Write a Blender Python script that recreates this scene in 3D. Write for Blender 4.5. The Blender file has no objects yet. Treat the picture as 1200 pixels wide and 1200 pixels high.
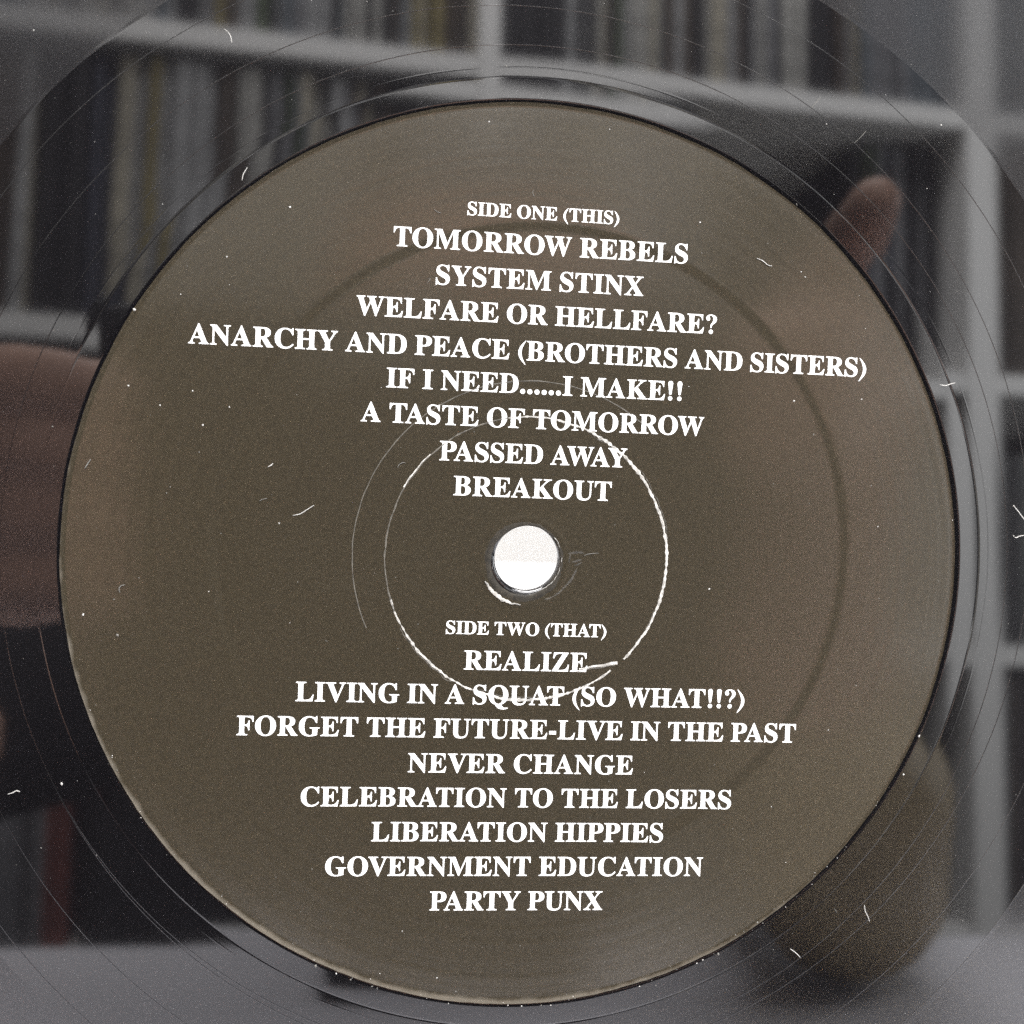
import bpy, bmesh, math, random
from mathutils import Vector, Matrix, noise

WORLD_S, P_TABLE, P_SHELF, P_FRONT, P_SIDE, USE_DN, VINYL_IOR = 0.28, 21.0, 99.0, 23.0, 58.0, False, 1.62   # room glow, lamp watts, denoise, vinyl index
LABEL_COL = (0.0285, 0.0217, 0.0108)

scene = bpy.context.scene
COL = scene.collection
random.seed(11)

# ------------------------------------------------------------------ frames
# "disc frame" in millimetres: X right and Y down along the printed label, Z into the record, origin at the spindle hole.
# The record leans back 6.5 degrees; DOWN is true vertical expressed in that frame.
DOWN = Vector((0.00608, 0.99354, 0.11335)).normalized()
UPD = -DOWN
XW = (Vector((1, 0, 0)) - DOWN * DOWN.x).normalized()
YW = UPD.cross(XW)
TABLE_TOP = 0.740
HOLE = Vector((0, 0, TABLE_TOP + 0.1500))

def wdir(v):
    v = Vector(v)
    return Vector((v.dot(XW), v.dot(YW), v.dot(UPD)))

def W(X, Y, Z=0.0):                       # disc-frame millimetres to world metres
    return HOLE + wdir((X, Y, Z)) * 0.001

CAM_R = (Vector((0.99276011, -0.03905814, -0.11358617)), Vector((0.03518072, 0.99873439, -0.03594357)), Vector((0.1148463, 0.0316873, 0.99287776)))
CAM_C = Vector((-17.0197, -9.2454, -130.639))
FPX = 1400.0

def V(px, py, zv):                        # a place in the room, given by its bearing in the mirror image and its depth (mm)
    d = CAM_R[0] * ((px - 600) / FPX) + CAM_R[1] * ((py - 600) / FPX) + CAM_R[2]
    p = CAM_C + d * ((zv - CAM_C.z) / d.z)
    return W(p.x, p.y, -p.z)

def K(x, y, z):                           # a place given in the hand-held camera's own axes (mm): right, down, forward
    p = CAM_C + CAM_R[0] * x + CAM_R[1] * y + CAM_R[2] * z
    return W(p.x, p.y, p.z)

# ------------------------------------------------------------------ camera
cam = bpy.data.cameras.new('photo_camera')
cam_ob = bpy.data.objects.new('photo_camera', cam)
COL.objects.link(cam_ob)
r, u, f = wdir(CAM_R[0]), -wdir(CAM_R[1]), wdir(CAM_R[2])
m = Matrix((r, u, -f)).transposed().to_4x4()
m.translation = W(*CAM_C)
cam_ob.matrix_world = m
cam.sensor_width = 36.0
cam.lens = 36.0 * FPX / 1200.0
cam.clip_start = 0.002
cam.clip_end = 60
cam.dof.use_dof = True
cam.dof.focus_distance = 0.1325
cam.dof.aperture_fstop = 26.0
scene.camera = cam_ob

# ------------------------------------------------------------------ light and exposure
world = bpy.data.worlds.new('World')
scene.world = world
world.use_nodes = True
bg = world.node_tree.nodes['Background']
bg.inputs[0].default_value = (0.95, 0.97, 1.0, 1)
bg.inputs[1].default_value = WORLD_S

def lamp(name, loc, target, sx, sy, power, colour):
    l = bpy.data.lights.new(name, 'AREA')
    l.shape = 'RECTANGLE'
    l.size, l.size_y = sx, sy
    l.energy = power
    l.color = colour
    o = bpy.data.objects.new(name, l)
    o.location = loc
    o.rotation_euler = (Vector(target) - Vector(loc)).to_track_quat('-Z', 'Y').to_euler()
    COL.objects.link(o)
    return o

# lamps: ceiling panel over the table; the other three unseen, added for brightness
lamp('overhead_light', (-0.05, -0.55, 2.30), (0.05, -0.10, 0.80), 1.3, 0.9, P_TABLE, (1.0, 0.95, 0.88))
lamp('overhead_light', (0.20, -0.75, 2.40), (0.30, -1.60, 0.95), 1.5, 0.5, P_SHELF, (0.97, 0.97, 1.0))  # added overhead strip, brightens the mirrored shelf
lamp('hand_fill_light', (0.02, 0.36, 1.62), (0.0, -0.55, 0.86), 0.7, 0.25, P_FRONT, (1.0, 0.98, 0.97))  # added unseen lamp behind the record, lifts the mirrored hands and table
lamp('side_fill_light', (1.55, -0.62, 1.25), (0.75, -1.40, 0.90), 0.7, 1.0, P_SIDE, (0.94, 0.97, 1.0))  # added unseen side lamp, brightens the right upright and the elbow

scene.view_settings.view_transform = 'Standard'
scene.view_settings.look = 'None'
scene.view_settings.exposure = 0
scene.view_settings.gamma = 1
scene.view_settings.use_curve_mapping = False
scene.cycles.use_denoising = USE_DN

# ------------------------------------------------------------------ lettering outlines (1000 units per em)
GLYPHS = {
 'A': '9,0 9,27 27,29 44,35 57,45 70,60 83,82 96,110 332,690 360,689 600,128 615,96 628,70 641,51 654,37 670,29 689,27 689,0 367,0 367,27 412,31 439,45 449,68 447,80 441,97 432,120 402,196 178,196 140,104 136,87 134,72 142,47 167,32 208,27 214,27 214,0 | 193,238 386,238 288,472',
 'B': '17,0 17,26 47,29 71,37 86,48 96,65 102,90 104,122 104,547 104,574 101,595 96,612 90,625 81,635 69,643 55,647 37,650 16,651 16,676 323,676 417,670 491,651 544,620 575,576 586,520 579,475 560,437 527,406 481,383 422,367 493,348 548,322 587,287 611,245 619,195 616,160 608,128 593,99 574,74 548,51 517,33 482,18 442,8 398,2 349,0 | 265,374 274,374 323,377 360,387 387,404 405,430 415,466 419,512 416,554 409,587 396,612 377,630 350,641 316,644 297,643 282,638 274,631 269,619 266,602 265,580 | 325,36 364,40 394,52 416,73 426,89 434,109 439,133 442,160 443,190 442,222 437,249 430,273 420,292 407,308 391,321 371,330 347,337 320,342 288,343 265,343 265,97 267,76 271,61 278,49 289,42 304,37',
 'C': '398,-19 358,-17 320,-12 284,-3 250,10 217,27 187,46 160,69 135,94 113,122 94,153 78,186 65,221 56,258 51,297 49,338 51,378 56,416 65,453 78,487 94,520 114,551 136,579 161,604 189,626 219,645 252,662 287,675 324,684 362,689 402,691 431,689 462,685 494,677 529,667 566,653 576,649 586,647 596,646 618,651 634,666 644,691 671,691 671,457 645,457 630,492 613,525 594,554 573,581 549,604 524,623 498,638 470,649 441,656 411,658 345,645 293,606 257,542 234,451 227,334 235,226 260,141 300,80 357,44 431,32 455,33 479,37 503,43 528,52 552,64 575,77 598,93 619,112 639,132 659,155 687,129 642,76 590,34 533,5 469,-13',
 'D': '22,0 22,26 50,29 71,35 86,44 95,58 100,81 102,111 102,555 100,590 93,616 83,633 66,643 43,649 14,651 14,676 322,676 391,672 453,662 508,644 555,620 596,588 630,550 656,506 675,456 686,400 690,338 676,216 633,122 561,54 461,14 332,0 | 323,36 361,39 394,48 423,63 447,84 468,111 485,144 498,184 507,230 513,282 515,340 507,449 484,534 446,595 393,631 324,643 302,641 286,637 275,629 268,616 265,597 263,571 263,107 265,82 268,63 275,50 285,42 302,38',
 'E': '16,0 16,25 48,27 72,33 89,44 99,60 106,84 108,116 108,547 106,586 99,614 88,632 72,642 49,649 19,651 19,676 595,676 595,475 571,475 565,509 555,540 542,565 526,587 506,603 483,616 455,626 422,633 385,638 343,639 295,636 286,632 279,627 274,619 272,608 270,594 269,576 269,365 286,365 327,369 360,380 385,399 396,415 407,434 415,457 422,483 428,512 452,512 452,175 427,175 422,212 415,244 405,269 392,290 376,305 357,317 333,324 306,329 273,330 269,330 269,100 271,78 276,62 284,52 296,46 315,42 341,41 370,42 396,44 421,47 445,51 466,57 498,71 527,89 552,111 575,139 595,173 613,212 641,212 600,0',
 'F': '18,0 18,26 49,30 72,38 88,50 98,67 104,92 106,125 106,556 104,588 98,612 87,628 70,639 47,646 16,651 16,676 583,676 583,475 559,475 551,513 540,545 526,572 508,594 485,611 458,624 439,630 417,634 393,638 367,639 338,640 293,638 284,635 277,631 272,625 269,617 267,606 267,591 267,367 279,367 319,371 352,382 377,401 389,417 399,436 408,459 415,485 419,514 447,514 447,175 420,175 416,208 409,237 400,262 390,282 378,298 353,317 319,328 277,332 267,332 267,120 268,97 271,79 275,63 283,51 294,42 308,35 327,30 350,27 378,26 378,0',
 'G': '402,-19 359,-17 318,-12 280,-3 244,9 210,25 178,44 150,66 125,91 102,119 82,149 66,183 53,218 44,256 39,296 37,338 39,379 44,417 53,454 66,489 82,522 102,552 124,579 149,604 177,626 207,646 239,662 273,675 309,684 347,689 386,691 418,690 451,685 485,678 520,667 556,654 566,650 575,648 584,647 594,648 604,652 611,657 618,666 625,677 632,691 659,691 659,455 633,455 617,494 598,530 575,562 551,590 524,613 495,632 465,647 433,655 401,658 335,645 283,606 246,542 224,452 216,336 219,276 225,222 235,174 250,133 269,97 291,67 317,45 346,28 378,18 413,15 448,17 475,25 493,37 506,54 513,75 515,102 515,187 513,215 506,236 495,250 477,260 450,265 413,268 413,292 755,292 755,268 725,265 703,260 689,251 680,237 674,216 672,188 672,39 619,18 565,2 511,-10 457,-17',
 'H': '21,0 21,26 52,29 76,36 92,47 102,63 108,88 110,120 110,562 108,591 101,613 91,629 75,640 52,647 22,651 22,676 361,676 361,651 338,649 319,645 304,641 293,635 284,627 278,616 274,602 272,584 271,562 271,372 511,372 511,562 510,584 508,602 504,616 499,627 490,635 479,641 464,645 445,649 421,651 421,676 759,676 759,651 728,647 705,640 689,630 680,614 674,592 672,562 672,120 674,90 680,66 690,49 705,37 728,29 759,26 759,0 421,0 421,26 452,29 475,35 492,45 502,61 509,86 511,120 511,328 271,328 271,120 273,88 279,63 289,47 305,36 329,29 361,26 361,0',
 'I': '20,0 20,26 50,31 74,38 92,48 104,62 111,84 113,112 113,574 111,601 105,621 95,635 78,643 53,648 20,651 20,676 368,676 368,651 336,648 312,643 295,635 284,621 277,601 275,574 275,115 276,95 278,79 282,66 288,55 298,46 310,39 326,33 346,29 370,26 370,0',
 'K': '30,0 30,26 60,29 83,36 99,47 109,63 115,88 117,120 117,562 115,591 109,614 99,630 83,641 60,648 31,651 31,676 363,676 363,651 340,649 322,645 307,641 296,635 288,627 282,616 278,602 275,584 275,562 275,347 478,554 500,580 514,602 518,621 509,638 481,648 434,651 434,676 720,676 720,651 707,651 672,646 635,633 596,609 555,577 512,535 404,423 687,69 699,56 710,45 722,37 734,31 750,28 769,26 769,0 419,0 419,26 456,27 479,31 489,36 495,43 497,51 494,63 485,78 471,98 299,317 275,294 275,120 277,88 283,63 292,47 308,36 331,29 363,26 363,0',
 'L': '19,0 19,26 50,29 74,36 90,47 100,63 106,88 108,120 108,562 106,592 100,615 89,631 73,641 50,648 20,651 20,676 371,676 371,651 347,650 326,648 309,644 296,638 285,629 278,618 273,604 270,585 269,562 269,123 270,101 272,84 274,70 279,59 286,51 296,46 309,43 326,41 347,41 375,42 402,44 426,47 448,52 469,59 500,73 527,93 552,118 565,136 577,156 589,178 600,203 611,229 638,229 600,0',
 'M': '14,0 14,26 44,29 68,36 85,47 97,63 104,87 106,118 106,567 105,587 103,604 99,617 93,627 84,636 72,642 57,646 38,649 15,651 15,676 271,676 470,211 668,676 921,676 921,651 892,647 870,639 854,628 843,612 837,590 835,561 835,127 836,101 838,80 842,63 848,51 857,41 867,34 881,30 899,27 920,26 920,0 588,0 588,26 610,28 629,32 643,37 655,44 663,53 670,65 673,81 676,100 677,124 677,592 426,0 399,0 151,577 151,119 154,85 161,60 173,44 190,34 215,28 247,26 247,0',
 'N': '587,-18 148,519 148,115 150,84 155,60 165,44 181,34 205,27 236,24 236,-2 16,-2 16,24 37,25 55,28 69,33 80,39 89,48 95,59 99,74 101,93 102,115 102,576 73,611 53,634 43,643 16,651 16,676 221,676 569,249 569,560 569,582 566,600 562,614 556,626 548,634 536,641 522,645 503,649 481,651 481,676 701,676 701,651 670,648 647,641 632,631 623,614 617,591 615,559 615,-18',
 'O': '385,-19 356,-18 327,-15 300,-9 273,-2 247,8 222,20 199,33 176,48 155,65 135,83 117,103 101,124 86,147 73,171 61,196 52,222 44,250 39,278 36,306 35,336 36,366 39,394 44,422 52,449 61,476 73,501 86,525 101,547 117,568 136,589 156,607 177,624 200,639 224,652 250,664 276,674 304,681 332,687 362,690 393,691 422,690 451,687 478,681 505,674 531,665 556,653 579,640 601,625 622,609 642,591 660,571 677,550 692,527 705,503 716,478 726,452 733,424 739,396 742,366 743,336 742,306 739,278 733,250 726,222 716,196 705,171 691,147 676,124 660,103 641,83 621,65 600,48 577,33 553,20 527,8 501,-2 473,-9 445,-15 416,-18 | 392,15 454,28 502,66 537,131 557,220 564,336 562,396 557,450 547,498 534,540 516,576 496,605 472,628 446,644 417,654 384,657 322,644 274,606 239,541 219,452 212,336 214,276 220,222 229,175 243,133 260,97 281,67 305,45 331,28 360,18',
 'P': '16,0 16,26 47,29 70,36 86,47 96,63 102,88 104,120 104,562 102,591 96,613 85,629 69,640 47,647 17,651 17,676 310,676 358,675 400,672 437,668 467,661 491,653 523,636 549,615 571,590 587,561 597,529 600,493 597,460 590,430 577,403 560,378 537,356 510,338 477,324 440,313 398,307 352,305 263,305 263,120 265,88 271,63 281,47 297,36 321,29 352,26 352,0 | 263,341 292,341 336,345 371,356 396,375 413,403 423,440 427,489 424,536 415,574 401,603 380,624 351,636 314,640 296,639 283,635 274,629 268,620 264,607 263,591',
 'Q': '562,-176 485,-169 417,-149 360,-114 312,-66 274,-5 245,7 218,20 192,35 168,52 146,71 126,91 107,113 91,137 76,162 64,188 53,216 45,245 40,274 36,304 35,336 36,365 39,394 44,422 52,449 61,475 73,500 86,524 101,547 117,568 136,588 156,607 177,624 200,639 224,652 250,664 276,674 304,681 332,687 362,690 393,691 422,690 451,687 478,681 505,674 531,664 556,653 579,640 601,625 622,609 642,590 660,571 677,550 692,527 705,503 716,478 726,451 733,424 739,395 742,366 743,336 740,288 732,244 719,201 700,161 676,124 648,90 615,60 577,34 536,13 491,-4 515,-47 545,-81 579,-105 618,-119 662,-124 684,-123 708,-119 733,-113 738,-141 702,-154 666,-163 631,-170 596,-175 | 393,14 455,27 503,66 538,130 558,220 565,336 563,396 557,450 548,498 534,540 517,575 496,605 472,628 446,644 417,654 384,657 322,644 274,606 239,541 219,451 212,336 214,276 220,222 229,174 243,132 261,96 282,67 305,44 332,27 361,18',
 'R': '26,0 26,26 57,29 80,36 96,47 106,63 112,88 114,120 114,562 112,591 105,613 95,629 79,640 57,647 27,651 27,676 325,676 381,674 432,669 477,660 515,648 548,632 574,613 595,589 610,562 618,531 621,497 615,450 597,411 567,378 525,352 470,332 643,75 674,38 684,31 697,27 712,26 715,26 715,0 505,0 302,315 273,315 273,120 275,88 281,63 291,47 307,36 330,29 362,26 362,0 | 273,347 305,347 352,351 390,363 418,383 431,400 440,419 447,442 452,469 453,499 448,549 434,589 411,617 378,634 336,640 312,639 295,634 284,627 278,615 274,597 273,572',
 'S': '35,-19 35,232 64,232 75,191 88,154 103,122 120,94 139,71 160,52 183,38 209,27 237,21 267,19 303,23 333,33 358,51 377,73 388,100 391,130 388,156 378,179 362,200 339,219 310,235 216,281 182,299 153,317 127,335 105,354 86,374 71,394 60,416 52,440 47,465 45,492 48,531 57,566 72,597 91,625 116,648 144,667 176,681 211,689 249,692 270,691 293,689 317,685 396,665 410,661 423,660 438,664 448,674 454,692 483,692 483,473 457,473 446,509 431,541 414,571 393,597 370,619 345,636 319,649 291,657 263,660 231,657 204,648 181,633 164,613 154,590 151,564 154,539 162,518 177,499 197,482 224,465 255,449 353,404 391,385 423,365 450,345 471,323 487,301 499,277 507,252 511,225 513,195 510,154 499,117 482,83 459,53 429,29 394,9 371,-1 346,-8 319,-14 290,-17 260,-18 210,-14 160,-2 119,11 98,15 88,14 80,12 75,8 70,1 66,-8 62,-19',
 'T': '154,0 154,26 187,28 212,35 230,46 241,63 248,88 251,120 251,643 240,643 210,641 182,636 156,627 133,615 113,599 96,579 82,557 71,532 63,503 58,472 31,472 31,676 636,676 636,471 611,471 597,533 572,581 534,615 484,636 421,643 413,643 413,120 416,87 422,62 433,45 451,34 477,28 511,26 511,0',
 'U': '364,-19 311,-17 265,-9 225,3 192,20 164,42 142,69 125,102 113,139 106,182 103,230 103,562 101,591 95,613 85,629 69,640 46,647 16,651 16,676 352,676 352,651 330,649 311,645 296,641 284,635 276,627 270,616 266,602 264,584 263,562 263,207 265,174 269,144 275,118 285,95 297,76 324,52 359,38 404,33 467,41 516,65 551,106 572,163 579,236 579,561 577,591 570,613 560,629 543,639 518,647 484,651 484,676 701,676 701,651 674,646 653,637 639,626 631,610 626,588 624,561 624,269 621,211 614,160 601,115 583,78 560,48 532,24 498,5 459,-8 414,-16',
 'V': '356,-18 104,565 93,588 82,607 71,624 57,637 39,646 16,651 16,676 354,676 354,651 326,650 304,647 287,642 275,634 268,623 266,608 268,596 272,581 279,561 426,213 560,560 565,578 569,593 570,607 568,622 561,633 550,641 534,646 513,650 486,651 486,676 701,676 701,651 681,649 665,644 651,635 638,620 625,598 611,568 382,-18',
 'W': '299,-15 91,583 82,605 74,621 65,634 54,643 38,649 19,651 19,676 314,676 314,651 295,650 279,646 268,641 260,634 255,623 253,609 255,594 258,575 265,554 378,228 495,524 473,592 465,613 455,628 444,638 430,644 411,648 387,651 387,676 703,676 703,651 664,647 641,633 633,611 642,573 756,247 856,549 862,571 866,589 868,603 866,619 861,631 852,639 839,645 821,649 799,651 799,676 981,676 981,651 963,646 948,637 937,625 927,609 917,588 907,563 713,-15 686,-15 517,459 328,-15',
 'X': '16,0 16,26 42,29 67,38 90,52 113,73 135,99 291,309 116,573 100,597 85,616 70,631 56,642 40,649 23,651 20,651 20,676 367,676 367,651 344,651 312,647 292,636 286,616 287,606 293,592 303,576 398,430 484,554 499,578 508,598 511,614 503,634 479,647 441,651 441,676 690,676 690,651 685,651 656,648 630,641 606,628 583,609 560,585 537,554 422,393 622,85 657,41 668,33 681,28 695,26 699,26 699,0 359,0 359,26 366,26 405,30 429,41 437,61 434,76 426,95 413,118 315,271 207,120 195,101 188,84 186,67 195,44 220,30 261,26 261,0',
 'Y': '189,0 189,26 220,29 244,36 260,47 270,63 276,88 278,120 278,265 105,574 88,603 72,624 57,637 36,646 15,650 15,676 348,676 348,650 331,650 314,649 299,646 287,642 278,635 273,627 271,618 272,608 276,596 283,581 411,335 539,543 552,567 559,588 562,605 554,630 528,645 486,650 481,650 481,676 699,676 699,650 682,647 667,640 653,630 640,617 627,601 614,581 440,302 440,120 442,88 448,63 458,47 475,36 499,29 531,26 531,0',
 'Z': '28,0 28,16 412,638 319,638 278,637 241,632 210,624 183,612 159,595 139,573 121,545 104,511 90,470 64,470 83,676 608,676 608,658 228,43 357,43 397,45 434,51 467,60 496,74 522,91 545,112 565,138 582,169 597,204 609,243 634,243 609,0',
}
LINES = [
    ('SIDE ONE (THIS)', 2.075, 37.168, -8.056, 8.677),
    ('TOMORROW REBELS', 3.075, 33.363, -15.927, 16.565),
    ('SYSTEM STINX', 3.075, 29.520, -11.205, 11.729),
    ('WELFARE OR HELLFARE?', 3.075, 25.751, -19.658, 20.224),
    ('ANARCHY AND PEACE (BROTHERS AND SISTERS)', 3.075, 21.796, -37.196, 37.793),
    ('IF I NEED......I MAKE!!', 3.075, 18.139, -16.149, 16.610),
    ('A TASTE OF TOMORROW', 3.075, 14.344, -18.765, 19.266),
    ('PASSED AWAY', 3.075, 10.475, -10.100, 10.686),
    ('BREAKOUT', 3.075, 6.711, -8.437, 9.090),
    ('SIDE TWO (THAT)', 2.075, -8.519, -8.689, 9.171),
    ('REALIZE', 3.075, -12.427, -6.568, 7.181),
    ('LIVING IN A SQUAT (SO WHAT!!?)', 3.075, -16.238, -24.723, 25.372),
    ('FORGET THE FUTURE-LIVE IN THE PAST', 3.075, -20.015, -30.873, 31.516),
    ('NEVER CHANGE', 3.075, -23.885, -12.295, 12.844),
    ('CELEBRATION TO THE LOSERS', 3.075, -27.693, -23.796, 24.322),
    ('LIBERATION HIPPIES', 3.075, -31.527, -16.033, 16.608),
    ('GOVERNMENT EDUCATION', 3.075, -35.359, -20.906, 21.356),
    ('PARTY PUNX', 3.075, -39.221, -9.360, 9.985),
]
# ------------------------------------------------------------------ materials
def mat(name, col, rough=0.5, spec=0.5, ior=1.5, metal=0.0, vary=0.0, scale=40.0, bump=0.0, bscale=200.0, col2=None):
    m = bpy.data.materials.new(name)
    m.use_nodes = True
    nt = m.node_tree
    b = nt.nodes['Principled BSDF']
    b.inputs['Base Color'].default_value = (*col, 1)
    b.inputs['Roughness'].default_value = rough
    b.inputs['IOR'].default_value = ior
    b.inputs['Specular IOR Level'].default_value = spec
    b.inputs['Metallic'].default_value = metal
    tc = nt.nodes.new('ShaderNodeTexCoord')
    if vary > 0 or col2:
        n = nt.nodes.new('ShaderNodeTexNoise')
        n.inputs['Scale'].default_value = scale
        n.inputs['Detail'].default_value = 5
        nt.links.new(tc.outputs['Object'], n.inputs['Vector'])
        rp = nt.nodes.new('ShaderNodeValToRGB')
        c2 = col2 or tuple(max(0, c * (1 - vary)) for c in col)
        rp.color_ramp.elements[0].position = 0.35
        rp.color_ramp.elements[1].position = 0.68
        rp.color_ramp.elements[0].color = (*c2, 1)
        rp.color_ramp.elements[1].color = (*col, 1)
        nt.links.new(n.outputs['Fac'], rp.inputs[0])
        nt.links.new(rp.outputs[0], b.inputs['Base Color'])
    if bump > 0:
        n = nt.nodes.new('ShaderNodeTexNoise')
        n.inputs['Scale'].default_value = bscale
        n.inputs['Detail'].default_value = 4
        nt.links.new(tc.outputs['Object'], n.inputs['Vector'])
        bp = nt.nodes.new('ShaderNodeBump')
        bp.inputs['Strength'].default_value = 1.0
        bp.inputs['Distance'].default_value = bump
        nt.links.new(n.outputs['Fac'], bp.inputs['Height'])
        nt.links.new(bp.outputs[0], b.inputs['Normal'])
    return m

M_VINYL = mat('black_vinyl', (0.0045, 0.0042, 0.0048), 0.035, 0.5, VINYL_IOR, bump=0.0000012, bscale=40)
M_GROOVE = mat('grooved_vinyl', (0.010, 0.0095, 0.0108), 0.14, 0.5, VINYL_IOR)
_b = M_GROOVE.node_tree.nodes['Principled BSDF']
_b.inputs['Anisotropic'].default_value = 0.92
_b.inputs['Anisotropic Rotation'].default_value = 0.25
_t = M_GROOVE.node_tree.nodes.new('ShaderNodeTangent')
_t.direction_type = 'RADIAL'
_t.axis = 'Z'
M_GROOVE.node_tree.links.new(_t.outputs[0], _b.inputs['Tangent'])
_p = M_GROOVE.node_tree.nodes.new('ShaderNodeBsdfPrincipled')      # smooth land between the grooves
_p.inputs['Base Color'].default_value = (0.0045, 0.0042, 0.0048, 1)
_p.inputs['Roughness'].default_value = 0.05
_p.inputs['IOR'].default_value = VINYL_IOR
_x = M_GROOVE.node_tree.nodes.new('ShaderNodeMixShader')
_x.inputs[0].default_value = 0.48
M_GROOVE.node_tree.links.new(_b.outputs[0], _x.inputs[1])
M_GROOVE.node_tree.links.new(_p.outputs[0], _x.inputs[2])
M_GROOVE.node_tree.links.new(_x.outputs[0], M_GROOVE.node_tree.nodes['Material Output'].inputs['Surface'])
M_LABEL = mat('black_printed_paper', LABEL_COL, 0.5, 0.25, 1.5, vary=0.25, scale=2600)
def brushed(m, fine, ring, coat, crough):
    """paper tooth plus faint concentric smoothing marks, under a thin gloss"""
    nt = m.node_tree
    L_ = nt.links.new
    b = nt.nodes['Principled BSDF']
    b.inputs['Coat Weight'].default_value = coat
    b.inputs['Coat Roughness'].default_value = crough
    tc = nt.nodes.new('ShaderNodeTexCoord')
    ln = nt.nodes.new('ShaderNodeVectorMath')
    ln.operation = 'LENGTH'
    L_(tc.outputs['Object'], ln.inputs[0])
    sc = nt.nodes.new('ShaderNodeVectorMath')
    sc.operation = 'SCALE'
    sc.inputs['Scale'].default_value = 14.0
    L_(tc.outputs['Object'], sc.inputs[0])
    sx = nt.nodes.new('ShaderNodeSeparateXYZ')
    L_(sc.outputs[0], sx.inputs[0])
    ml = nt.nodes.new('ShaderNodeMath')
    ml.operation = 'MULTIPLY'
    ml.inputs[1].default_value = 1100.0
    L_(ln.outputs['Value'], ml.inputs[0])
    cb = nt.nodes.new('ShaderNodeCombineXYZ')
    L_(ml.outputs[0], cb.inputs[0])
    L_(sx.outputs[0], cb.inputs[1])
    L_(sx.outputs[1], cb.inputs[2])
    n1 = nt.nodes.new('ShaderNodeTexNoise')
    n1.inputs['Scale'].default_value = 1.0
    n1.inputs['Detail'].default_value = 3
    L_(cb.outputs[0], n1.inputs['Vector'])
    n2 = nt.nodes.new('ShaderNodeTexNoise')
    n2.inputs['Scale'].default_value = 1500
    n2.inputs['Detail'].default_value = 3
    L_(tc.outputs['Object'], n2.inputs['Vector'])
    b1 = nt.nodes.new('ShaderNodeBump')
    b1.inputs['Distance'].default_value = ring
    b1.inputs['Strength'].default_value = 1
    L_(n1.outputs['Fac'], b1.inputs['Height'])
    b2 = nt.nodes.new('ShaderNodeBump')
    b2.inputs['Distance'].default_value = fine
    b2.inputs['Strength'].default_value = 1
    L_(n2.outputs['Fac'], b2.inputs['Height'])
    L_(b1.outputs[0], b2.inputs['Normal'])
    L_(b2.outputs[0], b.inputs['Normal'])
    L_(b1.outputs[0], b.inputs['Coat Normal'])
    # pale paper edge, with the lit lower rim painted into the colour
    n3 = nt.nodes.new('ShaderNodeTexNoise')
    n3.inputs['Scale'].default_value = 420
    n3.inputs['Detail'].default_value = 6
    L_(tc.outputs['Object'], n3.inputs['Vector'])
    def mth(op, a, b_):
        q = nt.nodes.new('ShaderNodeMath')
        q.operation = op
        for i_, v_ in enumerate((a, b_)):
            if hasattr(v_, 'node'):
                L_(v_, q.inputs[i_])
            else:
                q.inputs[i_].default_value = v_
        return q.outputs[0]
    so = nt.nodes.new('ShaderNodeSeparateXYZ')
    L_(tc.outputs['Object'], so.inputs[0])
    low = mth('ADD', mth('MULTIPLY', so.outputs[1], -0.0125), mth('MULTIPLY', so.outputs[0], -0.003))    # pale band widest at lower left, where the lamp highlight is painted
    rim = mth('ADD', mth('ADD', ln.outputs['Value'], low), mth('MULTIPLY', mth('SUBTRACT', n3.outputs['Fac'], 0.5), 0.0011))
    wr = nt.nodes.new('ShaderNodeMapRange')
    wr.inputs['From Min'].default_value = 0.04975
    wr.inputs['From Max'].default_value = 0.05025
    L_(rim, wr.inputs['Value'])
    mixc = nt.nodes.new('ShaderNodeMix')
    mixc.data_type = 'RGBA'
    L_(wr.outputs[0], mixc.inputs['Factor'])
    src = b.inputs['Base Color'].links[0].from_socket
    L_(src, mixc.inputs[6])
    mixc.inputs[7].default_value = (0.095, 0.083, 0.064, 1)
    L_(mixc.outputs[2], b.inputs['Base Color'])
    mr = nt.nodes.new('ShaderNodeMapRange')
    mr.inputs['From Min'].default_value = 0.3
    mr.inputs['From Max'].default_value = 0.7
    mr.inputs['To Min'].default_value = crough * .8
    mr.inputs['To Max'].default_value = crough * 1.3
    L_(n1.outputs['Fac'], mr.inputs['Value'])
    L_(mr.outputs[0], b.inputs['Coat Roughness'])
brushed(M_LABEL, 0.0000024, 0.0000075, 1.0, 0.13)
M_EDGE = mat('bare_paper_edge', (0.20, 0.175, 0.14), 0.65, 0.3, vary=0.35, scale=500)
M_INK = mat('white_ink', (0.88, 0.875, 0.85), 0.5, 0.4, vary=0.10, scale=2500)
M_WORN = mat('worn_paper_fibre', (0.62, 0.60, 0.55), 0.7, 0.2, vary=0.6, scale=1500)
M_FAINT = mat('faint_scuff', (0.12, 0.11, 0.09), 0.55, 0.4, vary=0.5, scale=1200)
M_DUST = mat('pale_dust', (0.50, 0.49, 0.46), 0.8, 0.2)
M_DUST2 = mat('dim_dust', (0.16, 0.155, 0.14), 0.8, 0.2)
M_LIP = mat('burred_hole_edge', (0.034, 0.029, 0.021), 0.6, 0.25, vary=0.5, scale=1800, bump=0.00006, bscale=900)
M_WALL = mat('white_wall_paint', (0.80, 0.785, 0.76), 0.7, 0.3, vary=0.03, scale=4)
M_BOARD = mat('white_foam_board', (0.62, 0.615, 0.605), 0.6, 0.3, vary=0.02, scale=9)
M_TABLE = mat('white_laminate', (0.86, 0.86, 0.92), 0.35, 0.4, vary=0.05, scale=6)
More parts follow.
